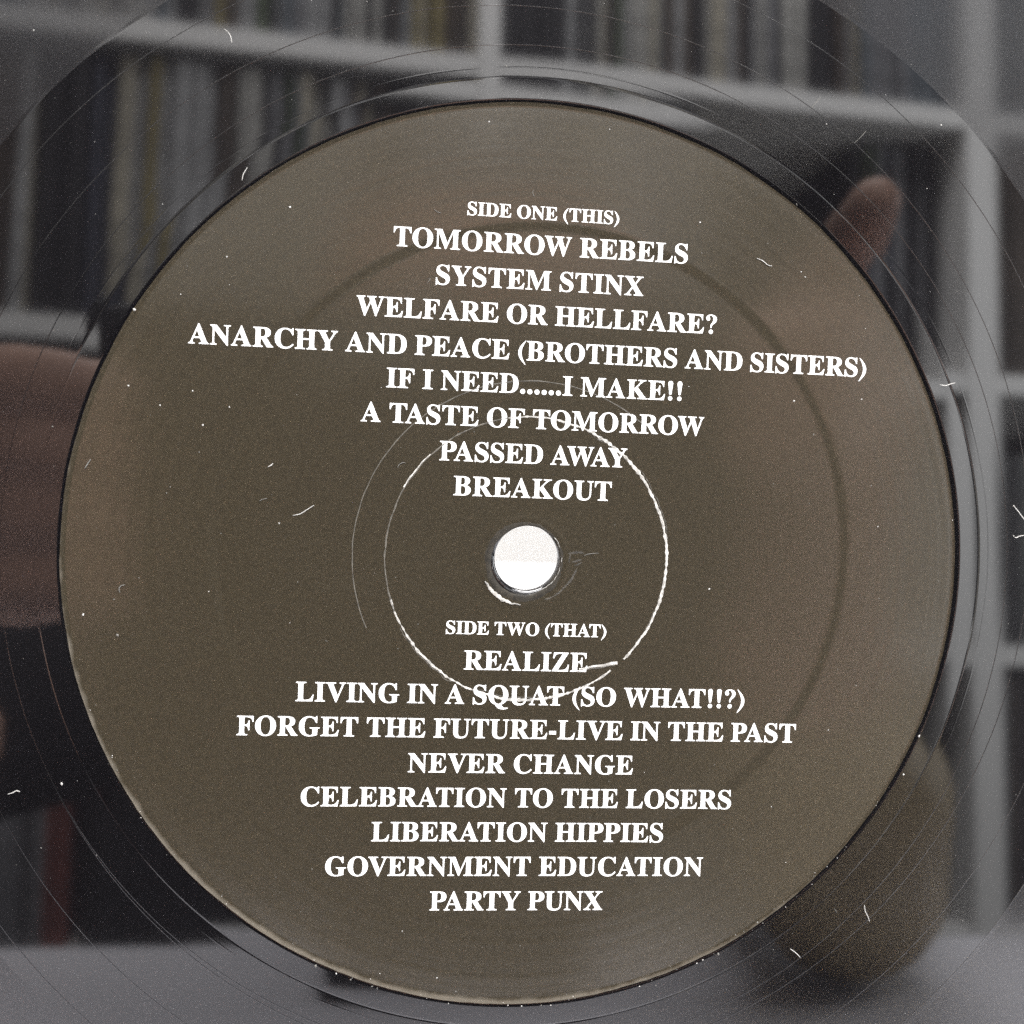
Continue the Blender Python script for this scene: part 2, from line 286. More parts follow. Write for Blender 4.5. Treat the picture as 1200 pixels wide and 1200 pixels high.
M_SHELF = mat('white_shelf_laminate', (0.72, 0.71, 0.69), 0.45, 0.4, vary=0.05, scale=5)
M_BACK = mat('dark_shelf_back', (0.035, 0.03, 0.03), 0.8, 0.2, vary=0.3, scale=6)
M_FLOOR = mat('grey_carpet', (0.16, 0.15, 0.145), 0.9, 0.1, vary=0.25, scale=60)
M_SKIN = mat('skin', (0.50, 0.31, 0.235), 0.5, 0.4, scale=25, vary=.15)
M_ARM = mat('olive_skin', (0.37, 0.29, 0.165), 0.5, 0.4, scale=12, vary=.25)  # separate olive-brown tone for the right forearm
M_HAIR = mat('black_hair', (0.012, 0.010, 0.010), 0.5, 0.4, vary=0.4, scale=120)
M_SHIRT = mat('black_shirt', (0.010, 0.009, 0.011), 0.9, 0.2, vary=0.3, scale=20)
M_TROUS = mat('dark_trousers', (0.014, 0.014, 0.018), 0.9, 0.2, vary=0.3, scale=20)
M_CBODY = mat('black_camera_plastic', (0.012, 0.012, 0.013), 0.5, 0.4, vary=0.2, scale=200)
M_GLASS = mat('coated_lens_glass', (0.01, 0.01, 0.02), 0.03, 0.5)
M_EYE = mat('eye_white', (0.7, 0.68, 0.65), 0.2, 0.5)

# ------------------------------------------------------------------ object helpers
def link(name, me, mats, parent=None):
    if not isinstance(mats, (list, tuple)):
        mats = [mats]
    if not me.materials:
        for q in mats:
            me.materials.append(q)
    o = bpy.data.objects.new(name, me)
    COL.objects.link(o)
    if parent is not None:
        o.parent = parent
    return o

def tag(o, label=None, cat=None, group=None, kind=None):
    if label:
        o['label'] = label
    if cat:
        o['category'] = cat
    if group:
        o['group'] = group
    if kind:
        o['kind'] = kind
    return o

def empty(name, mw):
    o = bpy.data.objects.new(name, None)
    o.empty_display_size = 0.05
    COL.objects.link(o)
    o.matrix_world = mw
    return o

def mesh_from(name, verts, faces, smooth=True):
    me = bpy.data.meshes.new(name)
    me.from_pydata([tuple(v) for v in verts], [], faces)
    me.update()
    if smooth:
        me.polygons.foreach_set('use_smooth', [True] * len(me.polygons))
    return me

def box_mesh(name, x0, x1, y0, y1, z0, z1, bev=0.0):
    bm = bmesh.new()
    bmesh.ops.create_cube(bm, size=1.0)
    for v in bm.verts:
        v.co = Vector((x0 + (v.co.x + .5) * (x1 - x0), y0 + (v.co.y + .5) * (y1 - y0), z0 + (v.co.z + .5) * (z1 - z0)))
    if bev > 0:
        bmesh.ops.bevel(bm, geom=bm.edges[:], offset=bev, segments=2, profile=0.6, affect='EDGES')
    me = bpy.data.meshes.new(name)
    bm.to_mesh(me)
    bm.free()
    return me

def tube_mesh(name, pts, rad, sides=6):
    """a tapered, closed tube through world or local points"""
    verts, faces = [], []
    n = len(pts)
    for i, p in enumerate(pts):
        p = Vector(p)
        d = (Vector(pts[min(i + 1, n - 1)]) - Vector(pts[max(i - 1, 0)])).normalized()
        a = d.orthogonal().normalized()
        b = d.cross(a)
        rr = rad[i] if isinstance(rad, (list, tuple)) else rad
        for k in range(sides):
            t = 2 * math.pi * k / sides
            verts.append(p + (a * math.cos(t) + b * math.sin(t)) * rr)
    for i in range(n - 1):
        for k in range(sides):
            k2 = (k + 1) % sides
            faces.append((i * sides + k, i * sides + k2, (i + 1) * sides + k2, (i + 1) * sides + k))
    faces.append(tuple(range(sides))[::-1])
    faces.append(tuple((n - 1) * sides + k for k in range(sides)))
    return mesh_from(name, verts, faces)

def lathe_mesh(name, prof, seg, fn=None, close=False, mats_at=None):
    """prof: list of (radius, height) in mm, turned about local z; fn may move each point"""
    verts, faces, mi = [], [], []
    n = len(prof)
    for s in range(seg):
        t = 2 * math.pi * s / seg
        for (rr, h) in prof:
            if fn:
                rr, h = fn(rr, h, t)
            verts.append((rr * math.cos(t) * .001, rr * math.sin(t) * .001, h * .001))
    for s in range(seg):
        s2 = (s + 1) % seg
        rng = range(n) if close else range(n - 1)
        for i in rng:
            j = (i + 1) % n
            faces.append((s * n + i, s2 * n + i, s2 * n + j, s * n + j))
            if mats_at:
                mi.append(mats_at(prof[i], prof[j]))
    me = mesh_from(name, verts, faces)
    return me, mi

# ------------------------------------------------------------------ setting: floor, wall behind, table
tag(link('floor', box_mesh('floor', -3, 3, -2.6, 1.2, -0.05, 0.0), M_FLOOR), kind='structure')
tag(link('wall', box_mesh('wall', -3, 3, 0.85, 0.93, 0.0, 2.6), M_WALL), kind='structure')

TAB_FRONT = (V(1160, 1096, 380).y + V(0, 1107, 383).y) / 2
tb = tag(empty('table', Matrix.Translation((0.05, 0.0, 0.0))), 'white laminate table the leaning record stands on', 'table')
link('tabletop', box_mesh('tabletop', -0.80, 0.80, TAB_FRONT, 0.36, TABLE_TOP - 0.03, TABLE_TOP, 0.003), M_TABLE, tb)
for sx in (-0.74, 0.74):
    for y in (TAB_FRONT + 0.06, 0.30):
        link('leg', box_mesh('leg', sx - .025, sx + .025, y - .025, y + .025, 0.0, TABLE_TOP - 0.03, 0.003), M_TABLE, tb)

# white board leaning on the wall behind the record: its top edge is what the spindle hole shows
def through(px, py, y):
    d = wdir(CAM_R[0] * ((px - 600) / FPX) + CAM_R[1] * ((py - 600) / FPX) + CAM_R[2])
    c = W(*CAM_C)
    return c + d * ((y - c.y) / d.y)
bt = through(618, 661, 0.13)
brd = tag(empty('backing_board', Matrix.Translation((bt.x, 0.06, TABLE_TOP)) @ Matrix.Rotation(math.radians(0.0), 4, 'Y')),
          'white board propped on the table behind the record, seen through the spindle hole', 'board')
hgt = bt.z - TABLE_TOP
dy = 0.13 - 0.06
verts = []
for (yy, zz) in ((0, 0), (dy, hgt), (dy + .005, hgt - .001), (.005, 0)):
    for xx in (-0.16, 0.16):
        verts.append((xx, yy, zz))
link('panel', mesh_from('panel', verts, [(0, 1, 3, 2), (2, 3, 5, 4), (4, 5, 7, 6), (6, 7, 1, 0), (0, 2, 4, 6), (1, 7, 5, 3)], False), M_BOARD, brd)
link('prop_leg', tube_mesh('prop_leg', [(0, dy + .004, hgt * .8), (0, dy + .07, 0.004)], 0.004), M_BOARD, brd)

# ------------------------------------------------------------------ the record
RECM = Matrix((wdir((1, 0, 0)), wdir((0, -1, 0)), wdir((0, 0, -1)))).transposed().to_4x4()
RECM.translation = W(0, 150.0, 0)
rec = tag(empty('vinyl_record', RECM), 'black vinyl record with a black label of white song titles, standing on a white table', 'record')
OFF = Matrix.Translation((0, 0.150, 0))        # spindle hole in the record's own axes (x right, y up, z to the viewer)

def bank(x):
    x = max(0.0, min(1.0, x))
    return x * x * (3 - 2 * x)
def ss(x, a, b):
    x = max(0.0, min(1.0, (x - a) / (b - a)))
    return x * x * (3 - 2 * x)
def top_prof(q):
    """height of the pressed vinyl at radius q: bank round the label, crowned ring, run-out land, groove land"""
    h = 0.21 * ss(q, 49.2, 50.15)
    h -= 0.024 * max(0.0, min(1.0, (q - 50.1) / 2.3))
    for (c, w, d) in ((52.42, .06, -.006), (53.5, .05, .0006)):
        h += d * math.exp(-((q - c) / w) ** 2)
    h -= 0.002 * ss(q, 70.1, 70.6)
    return h
qs = [48.8 + .05 * i for i in range(0, 144)] + [56 + .5 * i for i in range(0, 28)] + [70.0 + .05 * i for i in range(0, 13)] + [71, 75, 80, 90, 100, 120, 140, 146.2]
prof = [(3.62, -1.9), (3.62, -0.25), (3.80, -0.06), (4.3, 0.0), (20, 0.0), (40, 0.0), (48.0, 0.0)] + [(q, top_prof(q)) for q in qs]
prof += [(147.0, 0.28), (149.2, 0.30), (150.0, -0.2), (150.0, -1.2), (149.2, -1.9), (100, -1.8), (50, -1.9)]
GR = 70.2
def wob(rr, h, t):
    if 49 < rr < 56:
        h += (0.003 * math.sin(3 * t + 1.0)) * bank((rr - 49) / 3) * bank((56 - rr) / 3)
    return rr, h
me, mi = lathe_mesh('disc', prof, 720, wob, True, lambda a, b: 1 if min(a[0], b[0]) >= GR and max(a[0], b[0]) < 146.5 and a[1] > 0 else 0)
disc = link('disc', me, [M_VINYL, M_GROOVE], rec)
me.polygons.foreach_set('material_index', mi)
disc.matrix_local = OFF
try:
    me.set_sharp_from_angle(angle=math.radians(50))
except Exception:
    pass

def ribbon(name, pts, width, height, base):
    """thin raised strip lying on the record, pts are (x, y) mm in the label plane, y up"""
    verts, faces = [], []
    n = len(pts)
    for i, (x, y) in enumerate(pts):
        d = Vector((pts[min(i + 1, n - 1)][0] - pts[max(i - 1, 0)][0], pts[min(i + 1, n - 1)][1] - pts[max(i - 1, 0)][1])).normalized()
        nn = Vector((-d.y, d.x))
        w = width(i) if callable(width) else width
        h = base(i) if callable(base) else base
        for (s, hh) in ((-.5, 0.0), (-.2, height), (.2, height), (.5, 0.0)):
            verts.append(((x + nn.x * w * s) * .001, (y + nn.y * w * s) * .001, (h + hh) * .001))
    for i in range(n - 1):
        for k in range(3):
            faces.append((i * 4 + k, (i + 1) * 4 + k, (i + 1) * 4 + k + 1, i * 4 + k + 1))
    return mesh_from(name, verts, faces)

# run-out groove: one spiral from the last grooves inward to the lock groove
pts = []
a = math.radians(330)
rr = 70.2
while rr > 55.9:
    pts.append((rr * math.cos(a), rr * math.sin(a)))
    a -= math.radians(0.6)
    rr -= 6.1 / 600
for k in range(600):
    pts.append((55.9 * math.cos(a), 55.9 * math.sin(a)))
    a -= math.radians(0.6)
ro = link('runout_groove', ribbon('runout_groove', pts, 0.10, 0.0050, top_prof(60.0) - 0.0005), M_VINYL, rec)
ro.matrix_local = OFF

# paper label: radial sheet with a pressed ring, curling up at its rim; slightly ragged outline
LC = (0.05, 0.28)
HC = (-0.35, -0.35)
def label_h(x, y):
    R2 = math.hypot(x - 1.1, y - 1.3)
    h = 0.075 + 0.105 * bank((R2 - 34.4) / 1.5)
    rho = math.hypot(x, y)
    h += 0.21 * ss(rho, 49.2, 50.15)
    h += 0.006 * noise.noise(Vector((x * .11, y * .11, 3.1)))
    rh = math.hypot(x - HC[0], y - HC[1])
    h += 0.10 * math.exp(-((rh - 4.75) / 0.35) ** 2) * .5
    return h
radii = [4.05, 4.2, 4.35, 4.5, 4.65, 4.8, 4.95, 5.1, 5.3, 5.6, 6] + [6 + .9 * i for i in range(1, 30)] + [32.6 + .2 * i for i in range(0, 26)] + [38 + .75 * i for i in range(0, 14)] + [48.2 + .11 * i for i in range(0, 16)]
SEG = 540
verts, faces, mi = [], [], []
nr = len(radii)
for s in range(SEG):
    t = 2 * math.pi * s / SEG
    ct, st = math.cos(t), math.sin(t)
    edge = 49.74 - 0.04 * st - 0.24 * max(0, ct) + 0.07 * noise.noise(Vector((ct * 9, st * 9, 1.0))) + 0.04 * noise.noise(Vector((ct * 40, st * 40, 2.0)))
    hole = 0.18 * noise.noise(Vector((ct * 3, st * 3, 7.0))) + 0.10 * noise.noise(Vector((ct * 9, st * 9, 5.0)))
    for i, rho in enumerate(radii):
        k = (rho - radii[0]) / (radii[-1] - radii[0])
        if rho < 7:
            cx, cy, q = HC[0], HC[1], rho + hole * max(0, (6 - rho) / 2)
        else:
            b = min(1, (rho - 7) / 12)
            cx, cy, q = HC[0] + (LC[0] * 0 - HC[0]) * b, HC[1] + (0 - HC[1]) * b, rho * (1 + (edge / radii[-1] - 1) * max(0, (rho - 40) / (radii[-1] - 40)))
        x, y = cx + q * ct, cy + q * st
        verts.append((x * .001, y * .001, label_h(x, y) * .001))
    for i in range(nr - 1):
        s2 = (s + 1) % SEG
        faces.append((s * nr + i, s * nr + i + 1, s2 * nr + i + 1, s2 * nr + i))
        mi.append(0)
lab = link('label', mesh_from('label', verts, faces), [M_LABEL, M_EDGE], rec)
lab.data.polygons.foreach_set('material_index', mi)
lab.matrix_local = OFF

def glyph_loops(ch):
    if ch in GLYPHS:
        return [[tuple(map(int, p.split(','))) for p in l.split()] for l in GLYPHS[ch].split(' | ')]
    def ell(cx, cy, rx, ry, n=14):
        return [(cx + rx * math.cos(2 * math.pi * k / n), cy + ry * math.sin(2 * math.pi * k / n)) for k in range(n)]
    if ch == '.':
        return [ell(125, 71, 85, 85)]
    if ch == '!':
        return [ell(166, 72, 85, 85), [(130, 215), (104, 440), (83, 600), (92, 655), (125, 687), (166, 691), (207, 687), (240, 655), (249, 600), (228, 440), (202, 215), (166, 207)]]
    if ch == '-':
        return [[(44, 171), (287, 171), (287, 287), (44, 287)]]
    if ch == '?':
        return [ell(245, 72, 85, 85), [(228, 215), (226, 290), (246, 350), (290, 410), (318, 470), (322, 530), (306, 600), (272, 645), (225, 660), (180, 648), (164, 622), (176, 590), (196, 555), (192, 510),
                (165, 480), (122, 474), (80, 492), (58, 535), (62, 590), (96, 645), (160, 680), (240, 689), (330, 676), (400, 640), (440, 580), (445, 510), (420, 440), (370, 385), (310, 340), (275, 295), (260, 215)]]
    if ch == '(':
        o = [(306, 694 - 0)] + [(306 - 260 * math.sin(math.pi * k / 12) ** .8, 676 - 826 * k / 12) for k in range(1, 12)] + [(306, -168), (306, -150)]
        i = [(306 - 150 * math.sin(math.pi * k / 12) ** .9, -140 + 806 * k / 12) for k in range(1, 12)]
        return [o + i + [(306, 676)]]
    if ch == ')':
        return [[(333 - x, y) for (x, y) in l][::-1] for l in glyph_loops('(')]
    return []

ADV = dict(A=722, B=667, C=722, D=722, E=667, F=611, G=778, H=778, I=389, K=778, L=667, M=944, N=722, O=778, P=611, Q=778, R=722, S=556, T=667, U=722, V=722, W=1000, X=722, Y=722, Z=667)
ADV.update({'(': 333, ')': 333, '!': 333, '?': 500, '.': 250, '-': 333, ' ': 250})
KERN = {'AT': -95, 'AV': -145, 'AW': -130, 'AY': -100, 'LT': -92, 'LV': -92, 'PA': -92, 'RT': -40, 'TA': -92, 'TO': -18, 'RO': -30, 'OW': -50, 'VA': -135, 'WA': -120, 'YA': -110, 'OV': -50, 'VE': -40, 'RV': -55, 'KO': -30}

def fatten(loops, d):
    """ink spread: move every outline outward by d units (holes shrink)"""
    def area(l):
        return sum(l[i - 1][0] * l[i][1] - l[i][0] * l[i - 1][1] for i in range(len(l)))
    if not loops:
        return loops
    sg = 1 if area(max(loops, key=lambda l: abs(area(l)))) > 0 else -1
    out = []
    for l in loops:
        n, q = len(l), []
        for i in range(n):
            a, b, c = Vector(l[i - 1]), Vector(l[i]), Vector(l[(i + 1) % n])
            e1, e2 = b - a, c - b
            if e1.length < 1e-6 or e2.length < 1e-6:
                q.append(tuple(b))
                continue
            e1.normalize()
            e2.normalize()
            n1, n2 = Vector((e1.y, -e1.x)), Vector((e2.y, -e2.x))
            mm_ = n1 + n2
            if mm_.length < .3:
                mm_ = n1
            mm_ = mm_ / max(.6, mm_.dot(n1))
            q.append(tuple(b + mm_ * d * sg))
        out.append(q)
    return out

def print_line(text, em, y, xl, xr):
    boxes = [[p[0] for l in glyph_loops(c) for p in l] for c in text]
    def pens(tr):
        x, out = 0, []
        for i, c in enumerate(text):
            out.append(x)
            x += ADV[c] + tr + KERN.get(text[i:i + 2], 0)
        return out
    p0 = pens(0)
    ink = lambda p: (p[0] + min(boxes[0]), p[-1] + max(boxes[-1]))
    a, b = ink(p0)
    want = (xr - xl) / em * 1000
    tr = (want - (b - a)) / (len(text) - 1)
    p = pens(tr)
    a, b = ink(p)
    cu = bpy.data.curves.new('line', 'CURVE')
    cu.dimensions = '2D'
    cu.fill_mode = 'BOTH'
    cu.extrude = 0.000006
    for i, c in enumerate(text):
        for loop in fatten(glyph_loops(c), 5.0):
            sp = cu.splines.new('POLY')
            sp.points.add(len(loop) - 1)
            for q, (gx, gy) in zip(sp.points, loop):
                q.co = ((xl + (p[i] + gx - a) * em / 1000) * .001, (y + gy * em / 1000) * .001, 0, 1)
            sp.use_cyclic_u = True
    tmp = bpy.data.objects.new('tmp', cu)
    COL.objects.link(tmp)
    bpy.context.view_layer.update()
    me = bpy.data.meshes.new_from_object(tmp.evaluated_get(bpy.context.evaluated_depsgraph_get()))
    bpy.data.objects.remove(tmp)
    bq = bmesh.new()
    bq.from_mesh(me)
    if y < -20 or y > 20 or xr > 28:               # follow the pressed ring: cut long faces so the print stays on the paper
        for k in range(1, 6):
            bmesh.ops.bisect_plane(bq, geom=bq.verts[:] + bq.edges[:] + bq.faces[:], plane_co=(0, (y + (k - .6) * em * .68 / 4) * .001, 0), plane_no=(0, 1, 0))
        for k in range(int((xr - xl) / .45) + 1):
            bmesh.ops.bisect_plane(bq, geom=bq.verts[:] + bq.edges[:] + bq.faces[:], plane_co=((xl + k * .45) * .001, 0, 0), plane_no=(1, 0, 0))
    bq.to_mesh(me)
    bq.free()
    for v in me.vertices:
        v.co.z += (label_h(v.co.x * 1000, v.co.y * 1000) + 0.012) * .001
    me.materials.clear()
    o = link('printed_line', me, M_INK, lab)
    return o
for ln in LINES:
    print_line(*ln)

# pressing scuff round the hole: uneven, brightest at upper right and lower left, broken with a tail at lower right
def arc(r0, a0, a1, n, cx=0.0, cy=0.0, jit=0.0):
    out = []
    for k in range(n + 1):
        t = math.radians(a0 + (a1 - a0) * k / n)
        rr = r0 + jit * noise.noise(Vector((math.cos(t) * 12, math.sin(t) * 12, r0)))
        out.append((cx + rr * math.cos(t), cy + rr * math.sin(t)))
    return out
def on_label(pts, extra=0.006):
    return lambda i: label_h(*pts[i]) + extra
def scuff(name, pts, wfn, m, hgt=0.02, extra=0.008):
    return link(name, ribbon(name, pts, wfn, hgt, on_label(pts, extra)), m, lab)
SC = (0.02, -0.05)
def seg_scuff(a0, a1, w0, w1, m, r0=15.66, jit=0.10):
    n = int(abs(a1 - a0) * 2.2)
    p = arc(r0, a0, a1, n, SC[0], SC[1], jit)
    f = lambda i: max(0.03, (w0 + (w1 - w0) * i / n) * (0.75 + 0.75 * noise.noise(Vector((i * .35, r0, a0)))))
    return scuff('scuff_ring', p, f, m)
seg_scuff(-44, 62, 0.30, 0.42, M_WORN)
seg_scuff(62, 100, 0.30, 0.16, M_WORN)
seg_scuff(100, 205, 0.16, 0.20, M_FAINT)
seg_scuff(135, 152, 0.12, 0.25, M_WORN, 15.75)
seg_scuff(198, 286, 0.22, 0.40, M_WORN)
seg_scuff(286, 309, 0.36, 0.22, M_WORN)
for a0, a1, dr in ((10, 40, .28), (45, 66, -.25), (210, 240, .25), (250, 280, -.3), (-30, -5, -.22)):
    seg_scuff(a0, a1, 0.08, 0.08, M_FAINT, 15.66 + dr, 0.2)
tail = [(10.6 - .72 * k, -11.35 - .13 * k + .06 * math.sin(k * 2.1)) for k in range(7)]
scuff('scuff_tail', tail, lambda i: 0.34 - .03 * i, M_WORN)
scuff('scuff_tail', [(x - .3, y - .28) for x, y in tail], lambda i: 0.10, M_FAINT)
p = arc(19.45, 52, 205, 300, 0.25, 0.1, 0.05)
scuff('scuff_arc', p, lambda i: 0.10 + 0.06 * noise.noise(Vector((i * .1, 3, 3))), M_FAINT)
# burred lip of vinyl round the hole and a torn, whitened edge of paper at lower left
def lipfn(rr, h, t):
    k = 0.30 * noise.noise(Vector((math.cos(t) * 2.2, math.sin(t) * 2.2, 9))) + 0.14 * noise.noise(Vector((math.cos(t) * 7, math.sin(t) * 7, 2)))
    return rr + k * 0.6 * (rr > 3.8), h * (1 + k * 1.2)
lp, _ = lathe_mesh('hole_lip', [(3.66, -0.6), (3.68, 0.02), (3.80, 0.08), (4.0, 0.12), (4.2, 0.14), (4.42, 0.09)], 160, lipfn)
for v in lp.vertices:
    v.co.x += -0.00036
    v.co.y += -0.00036
    rr = math.hypot(v.co.x, v.co.y)
    if rr < 0.00362:
        v.co.x *= 0.00362 / rr
        v.co.y *= 0.00362 / rr
link('hole_lip', lp, M_LIP, lab)
p = arc(4.72, 208, 268, 60, -0.42, -0.40, 0.12)
link('torn_and_glint_edge', ribbon('torn_and_glint_edge', p, lambda i: (0.16 + 0.34 * math.sin(math.pi * min(1, i / 52))) * (0.8 + .5 * noise.noise(Vector((i * .3, 1, 1)))), 0.05, 0.16), M_WORN, lab)
p = arc(3.80, -62, 40, 60, 0, 0, 0.08)  # glint of the right hole wall, painted as a thin white strip
link('torn_and_glint_edge', ribbon('torn_and_glint_edge', p, lambda i: 0.07 * (0.8 + .9 * noise.noise(Vector((i * .4, 5, 1)))), 0.02, 0.10), M_WORN, lab)
M_SMUDGE = mat('rubbed_ink', (0.075, 0.068, 0.056), 0.55, 0.3, vary=0.6, scale=1400)
for (cx, cy, ln_, an, wd) in ((5.2, 0.8, 1.3, 8, .30), (5.9, 0.85, .8, 350, .22), (5.5, -.1, 1.1, 15, .26), (5.7, -.45, .9, 25, .2), (4.7, .2, 1.0, 80, .22), (5.3, -1.5, 1.2, 62, .22), (4.9, -2.3, 1.5, 55, .3), (4.3, -3.0, 1.2, 48, .22), (3.6, -3.7, 1.3, 40, .25), (2.6, -4.3, 1.1, 20, .2)):
    t = math.radians(an)
    q = [(cx + ln_ * (k / 12 - .5) * math.cos(t) + .05 * math.sin(k * 1.7 + cx), cy + ln_ * (k / 12 - .5) * math.sin(t) + .06 * math.cos(k * 2.3 + cy)) for k in range(13)]
    scuff('scuff_mark', q, lambda i, wd=wd, cx=cx: wd * math.sin(math.pi * (i + .5) / 13) * (.6 + .8 * abs(noise.noise(Vector((i * .7, cx, wd))))) + .02, M_SMUDGE, 0.012, 0.003)

# stand that holds the record on edge (below and behind it)
b0 = W(0, 150.0, 0)
st = tag(empty('record_stand', Matrix.Translation((b0.x, b0.y, TABLE_TOP))), 'small white stand with two back arms holding the record upright', 'stand')
link('base', box_mesh('base', -0.05, 0.05, -0.004, 0.060, 0.0, 0.0006), M_BOARD, st)
link('front_lip', box_mesh('front_lip', -0.05, 0.05, -0.012, -0.005, 0.0, 0.010, 0.001), M_BOARD, st)
for sx in (-0.045, 0.045):
    link('back_arm', tube_mesh('back_arm', [(sx, 0.056, 0.0), (sx, 0.0285, 0.21)], 0.003), M_BOARD, st)

# ------------------------------------------------------------------ dust and lint on the record
def top_h(x, y):
    rr = math.hypot(x, y)
    if rr < 49.8:
        return label_h(x, y) + 0.01
    return top_prof(rr) + 0.005
def px2mm(px, py):
    d = CAM_R[0] * ((px - 600) / FPX) + CAM_R[1] * ((py - 600) / FPX) + CAM_R[2]
    q = CAM_C + d * (-CAM_C.z / d.z)
    return q.x, -q.y
SPECKS = [(340, 243, .17), (933, 240, .16), (841, 1117, .34), (158, 363, .22), (593, 78, .16), (573, 143, .14), (553, 143, .10), (500, 165, .13), (714, 152, .12), (370, 1131, .22), (394, 1140, .16), (411, 1147, .16),
          (436, 1155, .17), (442, 1157, .14), (445, 1140, .12), (749, 1155, .16), (816, 1128, .12), (823, 1124, .11), (98, 720, .22), (138, 744, .20), (134, 702, .10), (238, 498, .17), (188, 475, .13), (62, 500, .16), (151, 452, .14), (226, 458, .12),
          (269, 477, .12), (930, 470, .24), (1009, 468, .12), (953, 509, .13), (906, 567, .10), (948, 590, .10), (831, 690, .14), (1020, 569, .11), (1028, 617, .11), (807, 453, .12), (1076, 862, .18), (1058, 907, .16), (163, 677 - 0, .11), (245, 693, .12), (349, 682, .10),
          (73, 918, .20), (837, 896, .12), (870, 983, .10), (920, 1010, .10), (970, 855, .10), (259, 625, .10), (327, 613, .12), (266, 301, .14), (269, 334, .08), (212, 345, .10), (938, 319, .12), (943, 325, .10), (820, 261, .12), (768, 1166 - 12, .10), (512, 1145, .14), (534, 1161, .13), (595, 1177, .15), (611, 1178, .12), (645, 1177, .12), (634, 1177, .10),
          (968, 146, .10), (1102, 147, .13), (40, 36, .12), (597, 230, .08)]
dv, df, dmi = [], [], []
def flake(x, y, s, mi_):
    z = top_h(x, y)
    b = len(dv)
    n = 6
    a0 = random.random() * 6
    el = 0.6 + random.random() * .8
    for k in range(n):
        t = 2 * math.pi * k / n
        q = s * (0.75 + 0.5 * random.random())
        ex, ey = q * math.cos(t) * el, q * math.sin(t)
        dv.append(W(x + ex * math.cos(a0) - ey * math.sin(a0), -(y + ex * math.sin(a0) + ey * math.cos(a0)), -(z + s * .1)))
    dv.append(W(x, -y, -(z + s * 0.8)))
    for k in range(n):
        df.append((b + k, b + (k + 1) % n, b + n))
        dmi.append(mi_)
    df.append(tuple(b + k for k in range(n))[::-1])
    dmi.append(mi_)
for (px, py, s) in SPECKS:
    x, y = px2mm(px, py)
    flake(x, y, s * 0.62, 0 if random.random() < .6 else 1)
for k in range(620):
    rr = 6 + 82 * math.sqrt(random.random())
    t = random.random() * 2 * math.pi
    s = 0.022 + 0.045 * random.random() ** 3
    flake(rr * math.cos(t), rr * math.sin(t), s * (1.0 if rr < 50 else .8), 0 if random.random() < .22 else 1)
for k in range(70):                              # grit caught along the curled rim of the label
    t = math.radians(random.uniform(-160, -30))
    rr = random.uniform(49.2, 50.0)
    flake(rr * math.cos(t), rr * math.sin(t), random.uniform(.02, .06), random.randrange(2))
dme = mesh_from('dust', dv, df, False)
du = link('dust', dme, [M_DUST, M_DUST2])
dme.polygons.foreach_set('material_index', dmi)
tag(du, 'fine pale dust scattered over the record and its label', 'dust', kind='stuff')

LINT = [  # polyline in the label plane by bearing, thickness mm, dim?, label
    ([(263, 35), (268, 39), (271, 45), (272, 51)], .045, 0, 'tiny curved white lint fibre on the shiny vinyl, upper left above the label'),
    ([(290, 197), (287, 202), (285, 206), (284, 212)], .05, 0, 'tiny white lint fibre just outside the label, at its upper left edge'),
    ([(886, 303), (893, 306), (899, 311), (904, 312)], .05, 0, 'pale lint fibre on the label, right of the second printed line'),
    ([(1000, 168), (1006, 163), (1014, 154)], .035, 1, 'faint straight lint fibre on the vinyl beyond the upper right of the label'),
    ([(950, 127), (957, 119), (961, 114)], .035, 1, 'faint short lint fibre on the vinyl above the upper right of the label'),
    ([(100, 549), (103, 544), (107, 538)], .07, 1, 'short greyish lint fibre on the left edge of the label'),
    ([(343, 604), (352, 602), (360, 597), (368, 592)], .05, 0, 'long pale lint fibre lying on the label far left of the spindle hole'),
    ([(304, 587), (308, 585), (313, 584)], .04, 1, 'dim short lint fibre just left of the long pale one on the label'),
    ([(141, 694), (140, 689), (143, 686), (147, 685)], .06, 1, 'hooked greyish lint fibre on the lower left part of the label'),
    ([(314, 547), (318, 545), (320, 543)], .06, 0, 'stubby white lint fibre on the label left of the word PASSED'),
    ([(1100, 451), (1107, 452), (1113, 450), (1118, 449)], .06, 0, 'wavy white lint fibre just outside the right edge of the label'),
    ([(1186, 592), (1191, 598), (1197, 606), (1203, 613)], .06, 0, 'slanting white lint fibre at the right border of the photo, on vinyl'),
    ([(1186, 627), (1189, 630), (1194, 628), (1203, 627)], .06, 0, 'bent white lint fibre below the slanting one at the right border'),
    ([(10, 930), (16, 928), (20, 926), (24, 927)], .06, 0, 'pale lint fibre on the black vinyl at lower left, by the photo border'),
    ([(1012, 1060), (1013, 1067), (1016, 1073), (1018, 1079)], .055, 0, 'curved white lint fibre on the vinyl at lower right of the label'),
    ([(925, 1111), (931, 1115), (937, 1121)], .055, 0, 'small white lint fibre on vinyl just outside the lower right label rim'),
    ([(977, 1064), (980, 1069)], .035, 1, 'very short faint lint fibre left of the curved white one at lower right'),
    ([(466, 548), (468, 544), (473, 542), (475, 543)], .045, 1, 'faint curled lint fibre on the label beside the broken scuff ring'),
    ([(625, 223), (624, 227), (626, 231)], .035, 1, 'faint upright lint fibre above the words SIDE ONE'),
    ([(500, 332), (503, 329), (504, 326)], .035, 1, 'faint lint fibre left of the second printed song line'),
    ([(509, 246), (513, 249), (517, 250)], .035, 1, 'faint lint fibre above the first song line, left of SIDE ONE'),
    ([(684, 651), (690, 649), (701, 648)], .04, 1, 'faint lint fibre on the label right of the spindle hole'),
    ([(381, 750), (384, 752)], .03, 1, 'tiny faint lint fibre on the label below the long pale fibre'),
]
